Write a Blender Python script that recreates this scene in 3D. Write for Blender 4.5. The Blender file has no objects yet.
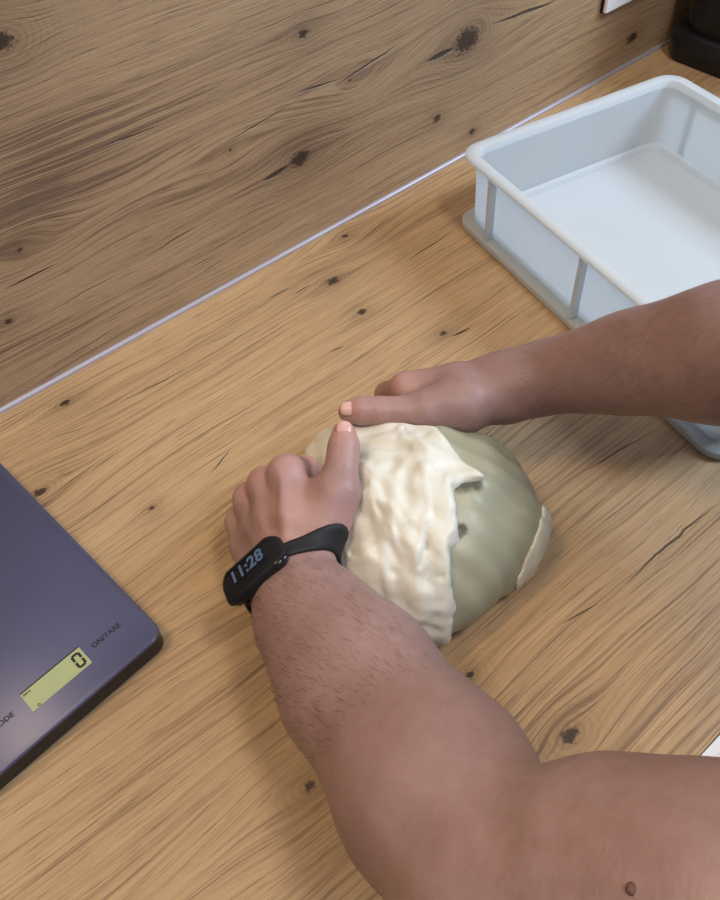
import bpy, bmesh, math, random
import numpy as np
from mathutils import Vector, Matrix
random.seed(7); rng = np.random.default_rng(7)
scene = bpy.context.scene
COL = scene.collection

# ---------------------------------------------------------------- camera, light, exposure
cam_data = bpy.data.cameras.new('camera'); cam = bpy.data.objects.new('camera', cam_data); COL.objects.link(cam)
cam.matrix_world = Matrix(((0.7659326, 0.5309806, -0.3625009, 0.0),
                           (-0.6401900, 0.5779739, -0.5060661, -0.6518),
                           (-0.0591952, 0.6196820, 0.7826175, 0.5752),
                           (0, 0, 0, 1)))
cam_data.sensor_fit = 'HORIZONTAL'; cam_data.sensor_width = 36.0; cam_data.lens = 39.976
cam_data.clip_start = 0.01
scene.camera = cam
w = bpy.data.worlds.new('world'); scene.world = w; w.use_nodes = True
w.node_tree.nodes['Background'].inputs[0].default_value = (0.90, 0.92, 1.0, 1)
w.node_tree.nodes['Background'].inputs[1].default_value = 0.10
def area(name, loc, target, size, power, color, size_y=None):
    d = bpy.data.lights.new(name, 'AREA'); d.energy = power; d.color = color; d.size = size
    if size_y: d.shape = 'RECTANGLE'; d.size_y = size_y
    o = bpy.data.objects.new(name, d); COL.objects.link(o); o.location = loc
    o.rotation_euler = (Vector(target) - Vector(loc)).to_track_quat('-Z', 'Y').to_euler()
    return o
area('ceiling_lamp', (0.42, -1.08, 1.90), (0.35, -0.35, 0.0), 0.26, 14, (1.0, 0.88, 0.77))
area('window_daylight', (1.80, -1.15, 1.30), (0.45, -0.35, 0.0), 0.45, 36, (0.68, 0.81, 1.0), 0.6)
area('rear_cool_fill', (0.25, -1.95, 1.75), (0.25, -0.6, 0.1), 0.6, 12, (0.45, 0.62, 1.0), 0.8)  # added cool fill to turn the upper arm blue, no known window
area('warm_room_lamp', (-0.40, -0.30, 1.80), (0.0, -0.4, 0.0), 0.40, 12, (1.0, 0.72, 0.44))
scene.view_settings.view_transform = 'Standard'; scene.view_settings.look = 'None'
scene.view_settings.gamma = 1.0; scene.view_settings.use_curve_mapping = False
scene.view_settings.exposure = -0.04

# ---------------------------------------------------------------- node helpers
class N:
    """tiny expression layer over shader math nodes"""
    def __init__(s, nt, sock): s.nt, s.s = nt, sock
    def _m(s, op, *a, clamp=False):
        n = s.nt.nodes.new('ShaderNodeMath'); n.operation = op; n.use_clamp = clamp
        for i, x in enumerate(a):
            if isinstance(x, N): s.nt.links.new(x.s, n.inputs[i])
            else: n.inputs[i].default_value = x
        return N(s.nt, n.outputs[0])
    def __add__(s, o): return s._m('ADD', s, o)
    __radd__ = __add__
    def __sub__(s, o): return s._m('SUBTRACT', s, o)
    def __rsub__(s, o): return s._m('SUBTRACT', o, s)
    def __mul__(s, o): return s._m('MULTIPLY', s, o)
    __rmul__ = __mul__
    def __truediv__(s, o): return s._m('DIVIDE', s, o)
    def abs(s): return s._m('ABSOLUTE', s)
    def exp(s): return s._m('EXPONENT', s)
    def sin(s): return s._m('SINE', s)
    def sqrt(s): return s._m('SQRT', s)
    def max(s, o): return s._m('MAXIMUM', s, o)
    def clamp(s): return s._m('ADD', s, 0.0, clamp=True)
def material(name, color=(0.8, 0.8, 0.8), rough=0.5, metal=0.0, **kw):
    m = bpy.data.materials.new(name); m.use_nodes = True
    b = m.node_tree.nodes['Principled BSDF']
    b.inputs['Base Color'].default_value = (*color, 1); b.inputs['Roughness'].default_value = rough; b.inputs['Metallic'].default_value = metal
    for k, v in kw.items(): b.inputs[k.replace('_', ' ')].default_value = v
    return m
def noise(nt, vec, scale, detail=2.0, rough=0.5, dist=0.0):
    n = nt.nodes.new('ShaderNodeTexNoise'); n.inputs['Scale'].default_value = scale; n.inputs['Detail'].default_value = detail
    n.inputs['Roughness'].default_value = rough; n.inputs['Distortion'].default_value = dist
    if vec is not None: nt.links.new(vec, n.inputs['Vector'])
    return N(nt, n.outputs['Fac'])
def comb(nt, x, y, z=0.0):
    n = nt.nodes.new('ShaderNodeCombineXYZ')
    for i, v in enumerate((x, y, z)):
        if isinstance(v, N): nt.links.new(v.s, n.inputs[i])
        else: n.inputs[i].default_value = v
    return n.outputs[0]
def mix(nt, fac, a, b):
    n = nt.nodes.new('ShaderNodeMix'); n.data_type = 'RGBA'
    if isinstance(fac, N): nt.links.new(fac.s, n.inputs[0])
    else: n.inputs[0].default_value = fac
    for i, v in ((6, a), (7, b)):
        if isinstance(v, tuple): n.inputs[i].default_value = (*v, 1)
        else: nt.links.new(v, n.inputs[i])
    return n.outputs[2]
def bump(nt, h, dist, strength=1.0):
    n = nt.nodes.new('ShaderNodeBump'); n.inputs['Distance'].default_value = dist; n.inputs['Strength'].default_value = strength
    nt.links.new(h.s, n.inputs['Height']); return n.outputs[0]
def mottled(m, c1, c2, scale, detail=3, bdist=0.0, bscale=None):
    nt = m.node_tree; tc = nt.nodes.new('ShaderNodeTexCoord'); b = nt.nodes['Principled BSDF']
    f = noise(nt, tc.outputs['Object'], scale, detail)
    nt.links.new(mix(nt, ((f - 0.5) * 2.2 + 0.5).clamp(), c1, c2), b.inputs['Base Color'])
    if bdist: nt.links.new(bump(nt, noise(nt, tc.outputs['Object'], bscale or scale * 6, 4), bdist), b.inputs['Normal'])
    return m

def wood(name, axis, knots, cracks, pale, mid, dark, seed, rough=0.42, patches=()):
    """knotty oak laminate: grain runs along object X, `axis` is the cross-grain axis (1 = Y, 2 = Z)"""
    m = bpy.data.materials.new(name); m.use_nodes = True; nt = m.node_tree; b = nt.nodes['Principled BSDF']
    tc = nt.nodes.new('ShaderNodeTexCoord'); sp = nt.nodes.new('ShaderNodeSeparateXYZ'); nt.links.new(tc.outputs['Object'], sp.inputs[0])
    u = N(nt, sp.outputs[0]); v = N(nt, sp.outputs[axis])
    # slow wander of the fibres
    wob = noise(nt, comb(nt, u * 2.2, v * 5.0, seed), 1.0, 3) - 0.5
    wob2 = noise(nt, comb(nt, u * 11, v * 30.0, seed + 3), 1.0, 2) - 0.5
    h = v + wob * 0.035 + wob2 * 0.0022
    spot = None; halo = None
    jag = noise(nt, comb(nt, u * 260, v * 420, seed), 1.0, 2) - 0.5
    for (ku, kv, r, lx, ly, a) in knots:
        du = u - ku; dv = v - kv
        g = ((du * du) * (-1 / lx ** 2) + (dv * dv) * (-1 / ly ** 2)).exp()
        h = h - dv * g * a
        d = ((du * du) * 0.45 + dv * dv).sqrt()
        s = ((1.0 - d * (1 / r) + jag * 1.6) * 2.5).clamp()
        e = (d * (-1 / (2.6 * r))).exp() * ((d * 1500.0 + jag * 4.0 + wob2 * 16.0 + wob * 14.0).sin() * 0.22 + 0.8)
        spot = s if spot is None else spot.max(s)
        halo = e if halo is None else halo.max(e)
    crk = None
    jg = noise(nt, comb(nt, u * 45, v * 8, seed + 9), 1.0, 3) - 0.5
    for (u0, v0, u1, v1, wd) in cracks:
        cu, cv, L = (u0 + u1) / 2, (v0 + v1) / 2, max(abs(u1 - u0) / 2, 0.004)
        sl = (v1 - v0) / (u1 - u0) if abs(u1 - u0) > 1e-4 else 0.0
        sl = max(-0.6, min(0.6, sl))
        du = u - cu
        dv = (v - cv) - du * sl + jg * min(0.006, L * 0.09)
        t = du * (1 / L)
        c = (((1.0 - t * t) * (wd * 1.0) - dv.abs()) * (1 / 0.0007)).clamp()
        crk = c if crk is None else crk.max(c)
    fine = noise(nt, comb(nt, u * 6, h * 400, seed), 1.0, 4, 0.7)
    med = noise(nt, comb(nt, u * 2.0, h * 120, seed + 5), 1.0, 4, 0.65)
    fine2 = noise(nt, comb(nt, u * 9, h * 900, seed + 6), 1.0, 2, 0.6)
    broad = noise(nt, comb(nt, u * 2.4, h * 11, seed + 7), 1.0, 3, 0.55)
    fleck = noise(nt, comb(nt, u * 28, h * 620, seed + 2), 1.0, 2)
    pore = ((0.41 - fleck) * 7.0).clamp()
    pt = None
    for (pu, pv, lx, ly, am) in patches:
        du = u - pu; dv = v - pv
        g = ((du * du) * (-1 / lx ** 2) + (dv * dv) * (-1 / ly ** 2)).exp() * am
        pt = g if pt is None else pt + g
    tone = ((broad - 0.5) * 0.75 + (med - 0.5) * 0.65 + (fine - 0.5) * 2.0 + (fine2 - 0.5) * 1.3 + 0.53)
    if pt is not None: tone = tone + pt * (noise(nt, comb(nt, u * 14, h * 60, seed + 1), 1.0, 3) + 0.35)
    tone = tone.clamp()
    c = mix(nt, ((tone - 0.38) * 1.6).clamp(), mid, pale)
    c = mix(nt, ((0.43 - tone) * 2.6).clamp(), c, dark)
    c = mix(nt, pore * 0.5, c, tuple(x * 0.62 for x in dark))
    if halo is not None: c = mix(nt, (halo * 0.85).clamp(), c, tuple(x * 0.75 for x in dark))
    vd = (0.036, 0.020, 0.013)
    if spot is not None: c = mix(nt, spot * 0.92, c, vd)
    if crk is not None: c = mix(nt, crk * 0.85, c, tuple(x * 0.16 for x in dark))
    nt.links.new(c, b.inputs['Base Color'])
    rr = fine * 0.22 + (rough - 0.1); nt.links.new(rr.s, b.inputs['Roughness'])
    hh = fine * 0.6 + pore * (-0.5) + med * 0.4
    if crk is not None: hh = hh - crk * 1.6
    nt.links.new(bump(nt, hh, 0.00045, 0.9), b.inputs['Normal'])
    return m

# ---------------------------------------------------------------- object helpers
def link_mesh(name, verts, faces, mat, parent=None, smooth=True, loc=None):
    me = bpy.data.meshes.new(name); me.from_pydata([tuple(v) for v in verts], [], [tuple(f) for f in faces]); me.update()
    if smooth: me.shade_smooth()
    o = bpy.data.objects.new(name, me); COL.objects.link(o)
    if mat: me.materials.append(mat)
    if parent: o.parent = parent
    if loc: o.location = loc
    return o
def link_bm(name, bm, mat, parent=None, smooth=False):
    me = bpy.data.meshes.new(name); bm.normal_update(); bm.to_mesh(me); bm.free()
    if smooth: me.shade_smooth()
    me.materials.append(mat); o = bpy.data.objects.new(name, me); COL.objects.link(o)
    if parent: o.parent = parent
    return o
def empty(name, loc=(0, 0, 0), rz=0.0):
    o = bpy.data.objects.new(name, None); o.location = loc; o.rotation_euler = (0, 0, rz); o.empty_display_size = 0.02
    COL.objects.link(o); return o
def tag(o, label, cat, group=None):
    o['label'] = label; o['category'] = cat
    if group: o['group'] = group
    return o
def box_bm(x0, x1, y0, y1, z0, z1, bev=0.0, seg=2, bm=None):
    bm2 = bmesh.new(); bmesh.ops.create_cube(bm2, size=1)
    bmesh.ops.scale(bm2, verts=bm2.verts, vec=(x1 - x0, y1 - y0, z1 - z0))
    bmesh.ops.translate(bm2, verts=bm2.verts, vec=((x0 + x1) / 2, (y0 + y1) / 2, (z0 + z1) / 2))
    if bev: bmesh.ops.bevel(bm2, geom=bm2.edges[:], offset=bev, segments=seg, affect='EDGES', profile=0.5)
    if bm is None: return bm2
    me = bpy.data.meshes.new('t'); bm2.to_mesh(me); bm2.free(); bm.from_mesh(me); bpy.data.meshes.remove(me); return bm
def rrect(x0, x1, y0, y1, r, n=8):
    pts = []
    for cx, cy, a0 in ((x1 - r, y1 - r, 0), (x0 + r, y1 - r, 90), (x0 + r, y0 + r, 180), (x1 - r, y0 + r, 270)):
        for i in range(n + 1):
            a = math.radians(a0 + 90 * i / n); pts.append((cx + r * math.cos(a), cy + r * math.sin(a)))
    return pts
def loft(name, loops, mat, parent=None, close=True, cap0=False, cap1=False, smooth=True):
    """loops: lists of equal-length closed rings of 3-D points; close joins the last ring to the first"""
    n = len(loops[0]); V = [p for l in loops for p in l]; F = []
    m = len(loops)
    for i in range(m if close else m - 1):
        j = (i + 1) % m
        for k in range(n):
            q = (k + 1) % n; F.append((i * n + k, i * n + q, j * n + q, j * n + k))
    if cap0: F.append(tuple(reversed(range(n))))
    if cap1: F.append(tuple(range((m - 1) * n, m * n)))
    o = link_mesh(name, V, F, mat, parent, smooth)
    bm = bmesh.new(); bm.from_mesh(o.data); bmesh.ops.recalc_face_normals(bm, faces=bm.faces); bm.to_mesh(o.data); bm.free()
    if smooth:
        o.data.shade_smooth()
        try: o.data.set_sharp_from_angle(angle=math.radians(42))
        except Exception: pass
    return o

# ---------------------------------------------------------------- signed-distance modelling
def seg_d(p, a, b, ra, rb):
    a = np.array(a); b = np.array(b); ba = b - a
    t = np.clip(((p - a) @ ba) / max(ba @ ba, 1e-12), 0, 1)
    return np.linalg.norm(p - a - t[:, None] * ba, axis=1) - (ra + (rb - ra) * t)
def ell_d(p, c, r, M=None):
    q = p - np.array(c)
    if M is not None: q = q @ M
    r = np.array(r); k0 = np.linalg.norm(q / r, axis=1); k1 = np.linalg.norm(q / r ** 2, axis=1)
    return k0 * (k0 - 1.0) / np.maximum(k1, 1e-9)
def smin(a, b, k):
    h = np.maximum(k - np.abs(a - b), 0.0) / k
    return np.minimum(a, b) - h * h * k * 0.25
def smax(a, b, k): return -smin(-a, -b, k)
def chain(p, pts, k=0.003):
    d = None
    for (a, ra), (b, rb) in zip(pts[:-1], pts[1:]):
        e = seg_d(p, a, b, ra, rb); d = e if d is None else smin(d, e, k)
    return d
def sines(p, freq, seed, n=7):
    r = np.random.default_rng(seed); s = np.zeros(len(p))
    for i in range(n):
        v = r.normal(size=3); v /= np.linalg.norm(v); s += np.sin(p @ v * freq * r.uniform(0.6, 1.5) * 6.283 + r.uniform(0, 6.28))
    return s / math.sqrt(n)
def surface(f, lo, hi, cell, B=16):
    """sparse surface nets of the zero set of f"""
    lo = np.array(lo, float); nb = np.ceil((np.array(hi) - lo) / (cell * B)).astype(int)
    ii = np.stack(np.meshgrid(*[np.arange(k) for k in nb], indexing='ij'), -1).reshape(-1, 3)
    cen = lo + (ii + 0.5) * cell * B
    dc = f(cen); act = ii[np.abs(dc) < cell * B * 0.9 * 1.15]
    dim = nb * B + 2
    g = np.stack(np.meshgrid(*[np.arange(B + 1)] * 3, indexing='ij'), -1).reshape(-1, 3)
    keys, pos, quads = [], [], []
    def key(c): return (c[..., 0] * dim[1] + c[..., 1]) * dim[2] + c[..., 2]
    corner = np.array([(i, j, k) for i in (0, 1) for j in (0, 1) for k in (0, 1)])
    edges = [(a, b) for a in range(8) for b in range(a + 1, 8) if np.abs(corner[a] - corner[b]).sum() == 1]
    for blk in act:
        base = blk * B
        d = f(lo + (base + g) * cell).reshape(B + 1, B + 1, B + 1)
        if d.min() > 0 or d.max() < 0: continue
        c8 = np.stack([d[i:B + i, j:B + j, k:B + k] for i, j, k in corner], -1)
        neg = c8 < 0; mixd = neg.any(-1) & ~neg.all(-1)
        idx = np.argwhere(mixd)
        if len(idx):
            v8 = c8[mixd]; acc = np.zeros((len(idx), 3)); cnt = np.zeros(len(idx))
            for a, b in edges:
                va, vb = v8[:, a], v8[:, b]; cr = (va < 0) != (vb < 0)
                t = np.where(cr, va / np.where(cr, va - vb, 1), 0)
                q = corner[a] + t[:, None] * (corner[b] - corner[a])
                acc += q * cr[:, None]; cnt += cr
            pos.append(lo + (base + idx + acc / cnt[:, None]) * cell); keys.append(key(base + idx))
        for ax in range(3):
            sh = [slice(0, B)] * 3; s2 = list(sh); s2[ax] = slice(1, B + 1)
            n0 = d[tuple(sh)] < 0; n1 = d[tuple(s2)] < 0
            e = np.argwhere(n0 != n1)
            if not len(e): continue
            fl = n0[tuple(e.T)]; e = e + base
            o1 = np.zeros(3, int); o1[(ax + 1) % 3] = 1; o2 = np.zeros(3, int); o2[(ax + 2) % 3] = 1
            q = np.stack([key(e - o1 - o2), key(e - o2), key(e), key(e - o1)], 1)
            q[~fl] = q[~fl][:, ::-1]; quads.append(q)
    keys = np.concatenate(keys); pos = np.concatenate(pos); quads = np.concatenate(quads)
    srt = np.argsort(keys); ks = keys[srt]
    loc = np.searchsorted(ks, quads); loc = np.clip(loc, 0, len(ks) - 1)
    ok = (ks[loc] == quads).all(1)
    return pos[srt], loc[ok]
def np_mesh(name, V, F, mat, parent=None):
    me = bpy.data.meshes.new(name); me.vertices.add(len(V)); me.vertices.foreach_set('co', np.asarray(V, np.float32).ravel())
    me.loops.add(len(F) * 4); me.loops.foreach_set('vertex_index', np.asarray(F, np.int32).ravel())
    me.polygons.add(len(F)); me.polygons.foreach_set('loop_start', np.arange(0, len(F) * 4, 4, dtype=np.int32))
    me.update(calc_edges=True); me.validate(); me.shade_smooth(); me.materials.append(mat)
    o = bpy.data.objects.new(name, me); COL.objects.link(o)
    if parent: o.parent = parent
    return o

# ---------------------------------------------------------------- materials
KN_T = [(*(0.3974, -0.0764), 0.0062, 0.05, 0.02, 0.8), (*(0.3882, -0.1375), 0.0042, 0.025, 0.012, 0.6), (*(0.0882, -0.0354), 0.0042, 0.03, 0.012, 0.7),
        (*(0.0204, -0.1199), 0.0050, 0.06, 0.04, 0.85), (*(0.0883, -0.2051), 0.0022, 0.015, 0.008, 0.5), (*(0.2113, -0.5774), 0.0058, 0.03, 0.016, 0.8),
        (*(0.4282, -0.2199), 0.0032, 0.02, 0.01, 0.5), (*(0.051, -0.4835), 0.0036, 0.07, 0.03, 0.85), (*(0.1898, -0.4996), 0.0030, 0.03, 0.014, 0.6),
        (*(0.458, -0.0232), 0.0030, 0.05, 0.03, 0.9), (*(0.1786, -0.3039), 0.002, 0.12, 0.05, 0.7)]
CR_T = [(*(0.1222, -0.0723), *(0.2076, -0.0795), 0.0011), (*(0.1477, -0.2086), *(0.1791, -0.1964), 0.0011), (*(0.3298, -0.5259), *(0.4573, -0.5286), 0.0013),
        (*(0.3238, -0.0494), *(0.3574, -0.0519), 0.0013), (*(0.3466, -0.0645), *(0.3784, -0.0628), 0.0012), (*(0.469, -0.1074), *(0.5622, -0.1043), 0.0012),
        (*(0.3233, -0.1609), *(0.3433, -0.1638), 0.0010), (*(0.4293, -0.2291), *(0.456, -0.234), 0.0018), (*(0.2699, -0.5165), *(0.306, -0.5235), 0.0009),
        (*(0.2303, -0.0631), *(0.2839, -0.0683), 0.0007), (*(0.3808, -0.4304), *(0.4923, -0.4462), 0.0008), (*(0.0537, -0.0679), *(0.0932, -0.0789), 0.0007)]
KN_W = [(*(0.174, 0.312), 0.0075, 0.03, 0.02, 0.7), (*(0.447, 0.227), 0.0048, 0.02, 0.012, 0.5), (*(0.67, 0.145), 0.0155, 0.085, 0.045, 0.93),
        (*(0.425, 0.105), 0.0095, 0.06, 0.028, 0.85), (*(0.625, 0.069), 0.0045, 0.02, 0.01, 0.5), (*(0.687, 0.027), 0.0045, 0.02, 0.01, 0.5),
        (*(0.082, 0.089), 0.0035, 0.02, 0.012, 0.6), (*(0.12, 0.15), 0.002, 0.07, 0.03, 0.9), (*(0.997, 0.038), 0.008, 0.03, 0.016, 0.6),
        (*(0.499, 0.162), 0.0015, 0.07, 0.03, 0.92), (*(0.345, 0.149), 0.0015, 0.08, 0.03, 0.92)]
CR_W = [(*(0.217, 0.205), *(0.285, 0.202), 0.0010), (*(0.088, 0.121), *(0.148, 0.121), 0.0014), (*(0.089, 0.077), *(0.22, 0.081), 0.0008), (*(0.22, 0.081), *(0.3, 0.09), 0.0010),
        (*(0.074, 0.016), *(0.196, 0.024), 0.0008), (*(0.472, 0.162), *(0.577, 0.177), 0.0014), (*(0.423, 0.175), *(0.493, 0.167), 0.0012), (*(0.707, 0.15), *(0.828, 0.14), 0.0022),
        (*(0.606, 0.143), *(0.652, 0.143), 0.0035), (*(0.266, 0.031), *(0.319, 0.036), 0.0008), (*(0.329, 0.158), *(0.434, 0.166), 0.0010), (*(0.374, 0.1), *(0.411, 0.103), 0.0030)]
PT_T = [(*(0.0405, -0.12), 0.05, 0.02, -0.22), (*(0.4491, -0.025), 0.06, 0.02, -0.25), (*(0.2091, -0.5319), 0.06, 0.03, -0.12), (*(0.4365, -0.2216), 0.05, 0.02, -0.12), (*(0.1402, -0.1137), 0.1, 0.03, 0.10), (*(0.3207, -0.5331), 0.08, 0.03, 0.06)]  # the dark patch beside the seam paints the box's shadow into the wood
PT_W = [(*(0.186, 0.218), 0.10, 0.045, -0.50), (*(0.119, 0.171), 0.08, 0.03, -0.40), (*(0.292, 0.129), 0.09, 0.02, -0.15), (*(0.486, 0.162), 0.07, 0.018, -0.25), (*(0.455, 0.125), 0.05, 0.014, -0.22), (*(0.671, 0.143), 0.03, 0.016, -0.25), (*(0.263, 0.275), 0.09, 0.04, 0.14), (*(0.598, 0.053), 0.09, 0.03, 0.14), (*(0.393, 0.265), 0.1, 0.03, 0.12), (*(0.844, 0.061), 0.15, 0.05, 0.1)]
M_TOP = wood('oak_worktop', 1, KN_T, CR_T, (0.53, 0.365, 0.195), (0.42, 0.275, 0.140), (0.21, 0.130, 0.070), 1.7, 0.42, PT_T)
M_WALL = wood('oak_splashback', 2, KN_W, CR_W, (0.46, 0.315, 0.175), (0.35, 0.228, 0.124), (0.17, 0.105, 0.066), 8.3, 0.46, PT_W)
M_ALU = material('satin_aluminium', (0.74, 0.74, 0.78), 0.32, 0.85)
M_WHITE = material('white_gloss', (0.86, 0.87, 0.88), 0.25)
M_CAB = mottled(material('cabinet_lacquer', (0.6, 0.6, 0.58), 0.4), (0.60, 0.60, 0.58), (0.66, 0.66, 0.64), 3)
M_PAINT = mottled(material('wall_paint', (0.75, 0.74, 0.71), 0.85), (0.73, 0.72, 0.69), (0.77, 0.76, 0.73), 4)
M_FLOOR = mottled(material('floor_tile', (0.3, 0.32, 0.3), 0.4), (0.20, 0.24, 0.22), (0.27, 0.31, 0.28), 6)
M_BLACK = mottled(material('black_gloss_plastic', (0.012, 0.012, 0.013), 0.18), (0.010, 0.010, 0.011), (0.018, 0.018, 0.02), 30)
M_BLACKM = mottled(material('black_matt_plastic', (0.015, 0.015, 0.016), 0.55), (0.012, 0.012, 0.013), (0.02, 0.02, 0.021), 80, bdist=0.00005)
for m_ in (M_BLACK, M_BLACKM): m_.node_tree.nodes['Principled BSDF'].inputs['Specular IOR Level'].default_value = 0.22

# tray plastic: dense but slightly light-passing polyethylene
def poly(name, col, trans):
    m = bpy.data.materials.new(name); m.use_nodes = True; nt = m.node_tree; b = nt.nodes['Principled BSDF']; out = nt.nodes['Material Output']
    tc = nt.nodes.new('ShaderNodeTexCoord')
    f = noise(nt, tc.outputs['Object'], 9, 3)
    nt.links.new(mix(nt, f, col, tuple(c * 0.95 for c in col)), b.inputs['Base Color']); b.inputs['Roughness'].default_value = 0.33
    nt.links.new(bump(nt, noise(nt, tc.outputs['Object'], 60, 3), 0.0002, 0.4), b.inputs['Normal'])
    t = nt.nodes.new('ShaderNodeBsdfTranslucent'); t.inputs[0].default_value = (*col, 1)
    mx = nt.nodes.new('ShaderNodeMixShader'); mx.inputs[0].default_value = trans
    nt.links.new(b.outputs[0], mx.inputs[1]); nt.links.new(t.outputs[0], mx.inputs[2]); nt.links.new(mx.outputs[0], out.inputs[0])
    return m
M_POLY = poly('white_polyethylene', (0.82, 0.88, 0.91), 0.48)

M_POLYW = poly('white_polyethylene_wall', (0.86, 0.92, 0.95), 0.62)

# skin
def skin(name):
    m = bpy.data.materials.new(name); m.use_nodes = True; nt = m.node_tree; b = nt.nodes['Principled BSDF']
    tc = nt.nodes.new('ShaderNodeTexCoord'); o = tc.outputs['Object']
    big = noise(nt, o, 14, 3, 0.55); fine = noise(nt, o, 95, 4, 0.6); pink = noise(nt, o, 33, 2)
    c = mix(nt, ((big - 0.5) * 1.8 + 0.5).clamp(), (0.300, 0.182, 0.160), (0.375, 0.245, 0.222))
    c = mix(nt, ((fine - 0.5) * 1.2 + 0.30).clamp(), c, (0.25, 0.145, 0.120))
    at = nt.nodes.new('ShaderNodeAttribute'); at.attribute_name = 'flush_and_light'; fl = N(nt, at.outputs['Fac'])
    c = mix(nt, (fl * 0.75).clamp(), c, (0.56, 0.29, 0.245))
    nt.links.new(c, b.inputs['Base Color'])
    b.inputs['Roughness'].default_value = 0.47; b.inputs['Subsurface Weight'].default_value = 0.12
    b.inputs['Subsurface Radius'].default_value = (0.010, 0.004, 0.002); b.inputs['Subsurface Scale'].default_value = 0.5
    b.inputs['Specular IOR Level'].default_value = 0.4
    nt.links.new(bump(nt, noise(nt, o, 420, 3, 0.6) * 0.5 + fine, 0.0006, 0.8), b.inputs['Normal'])
    return m
M_SKIN = skin('skin')
M_NAIL = mottled(material('fingernail', (0.72, 0.42, 0.36), 0.28), (0.58, 0.33, 0.28), (0.66, 0.41, 0.35), 90)
M_HAIR = material('dark_hair', (0.075, 0.045, 0.033), 0.5)
M_MOLE = mottled(material('mole', (0.12, 0.05, 0.035), 0.6), (0.10, 0.045, 0.03), (0.16, 0.07, 0.05), 400)
M_SHIRT = mottled(material('dark_cotton', (0.03, 0.035, 0.05), 0.9), (0.028, 0.032, 0.045), (0.04, 0.045, 0.06), 60, bdist=0.0004, bscale=900)
M_JEANS = mottled(material('denim', (0.05, 0.07, 0.13), 0.9), (0.045, 0.06, 0.11), (0.07, 0.09, 0.16), 40, bdist=0.0004, bscale=700)
def dough_mat(name, c1, c2, c3):
    m = bpy.data.materials.new(name); m.use_nodes = True; nt = m.node_tree; b = nt.nodes['Principled BSDF']
    tc = nt.nodes.new('ShaderNodeTexCoord'); o = tc.outputs['Object']
    f = noise(nt, o, 22, 4, 0.6); g = noise(nt, o, 7, 2)
    c = mix(nt, ((f - 0.5) * 2 + 0.5).clamp(), c1, c2); c = mix(nt, ((g - 0.52) * 3).clamp(), c, c3)
    at = nt.nodes.new('ShaderNodeAttribute'); at.attribute_name = 'tear'
    c = mix(nt, (N(nt, at.outputs['Fac']) * 0.9).clamp(), c, (0.060, 0.056, 0.030))
    nt.links.new(c, b.inputs['Base Color']); b.inputs['Roughness'].default_value = 0.42
    b.inputs['Subsurface Weight'].default_value = 0.15; b.inputs['Subsurface Radius'].default_value = (0.012, 0.010, 0.006); b.inputs['Subsurface Scale'].default_value = 0.6
    nt.links.new(bump(nt, noise(nt, o, 130, 4, 0.6), 0.0009, 0.6), b.inputs['Normal'])
    return m
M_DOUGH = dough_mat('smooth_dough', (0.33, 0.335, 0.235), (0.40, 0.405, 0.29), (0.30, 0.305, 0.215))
M_FLAP = dough_mat('folded_dough', (0.66, 0.655, 0.55), (0.74, 0.735, 0.64), (0.60, 0.58, 0.45))

# ---------------------------------------------------------------- room shell and worktop
def slab(name, x0, x1, y0, y1, z0, z1, mat, bev=0, parent=None):
    return link_bm(name, box_bm(x0, x1, y0, y1, z0, z1, bev), mat, parent)
o = slab('floor', -2.2, 3.4, -3.2, 0.02, -0.94, -0.90, M_FLOOR); o['kind'] = 'structure'
o = slab('wall_back', -2.2, 3.4, 0.0125, 0.08, -0.90, 1.7, M_PAINT); o['kind'] = 'structure'
t = tag(empty('worktop', (0, 0, -0.038)), 'long knotty oak-effect laminate worktop running along the splashback', 'worktop')
sl = slab('laminate_top', -1.3, 2.4, -0.6445, -0.0005, 0.0, 0.038, M_TOP, 0.0, t)
ep = []
def profile(name, pts, x0, x1, mat, parent=None):
    n = len(pts); V = [(x0, y, z) for y, z in pts] + [(x1, y, z) for y, z in pts]
    F = [(i, (i + 1) % n, n + (i + 1) % n, n + i) for i in range(n)] + [tuple(reversed(range(n))), tuple(range(n, 2 * n))]
    o = link_mesh(name, V, F, mat, parent, False)
    bm = bmesh.new(); bm.from_mesh(o.data); bmesh.ops.recalc_face_normals(bm, faces=bm.faces); bm.to_mesh(o.data); bm.free(); return o
# two-step bright edging along the front of the worktop
ed = profile('edge_strip', [(-0.6452, -0.004), (-0.6452, 0.0398), (-0.6515, 0.0398), (-0.6519, 0.0392), (-0.6519, 0.0386), (-0.6524, 0.0386), (-0.6524, 0.0392),
             (-0.6528, 0.0396), (-0.6590, 0.0390), (-0.6598, 0.0380), (-0.6598, -0.004)], -1.3, 2.4, material('bright_edging', (0.93, 0.95, 0.96), 0.25), t)
ed['label'] = 'bright white two-step edging along the worktop front'
t2 = tag(slab('splashback', -1.3, 2.4, 0.0, 0.012, 0.0, 0.62, M_WALL), 'knotty brown oak-effect splashback panel standing behind the worktop', 'wall panel')
r = 0.0040; pts = [(-0.00005, 0.0002)] + [(-r + r * math.cos(a) * 1.0, r * math.sin(a) + 0.0002) for a in (0.0,)] 
pr = [(-0.0002, 0.0002), (-0.0002, 0.0042)] + [(-0.0002 - 0.0042 * math.sin(a), 0.0002 + 0.0042 * math.cos(a)) for a in (0.35, 0.7, 1.05, 1.3)] + [(-0.0044, 0.0002)]
o = profile('trim_1', pr, -1.3, 2.4, material('sealing_strip', (0.40, 0.37, 0.41), 0.42, 0.3)); o['kind'] = 'structure'
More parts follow.
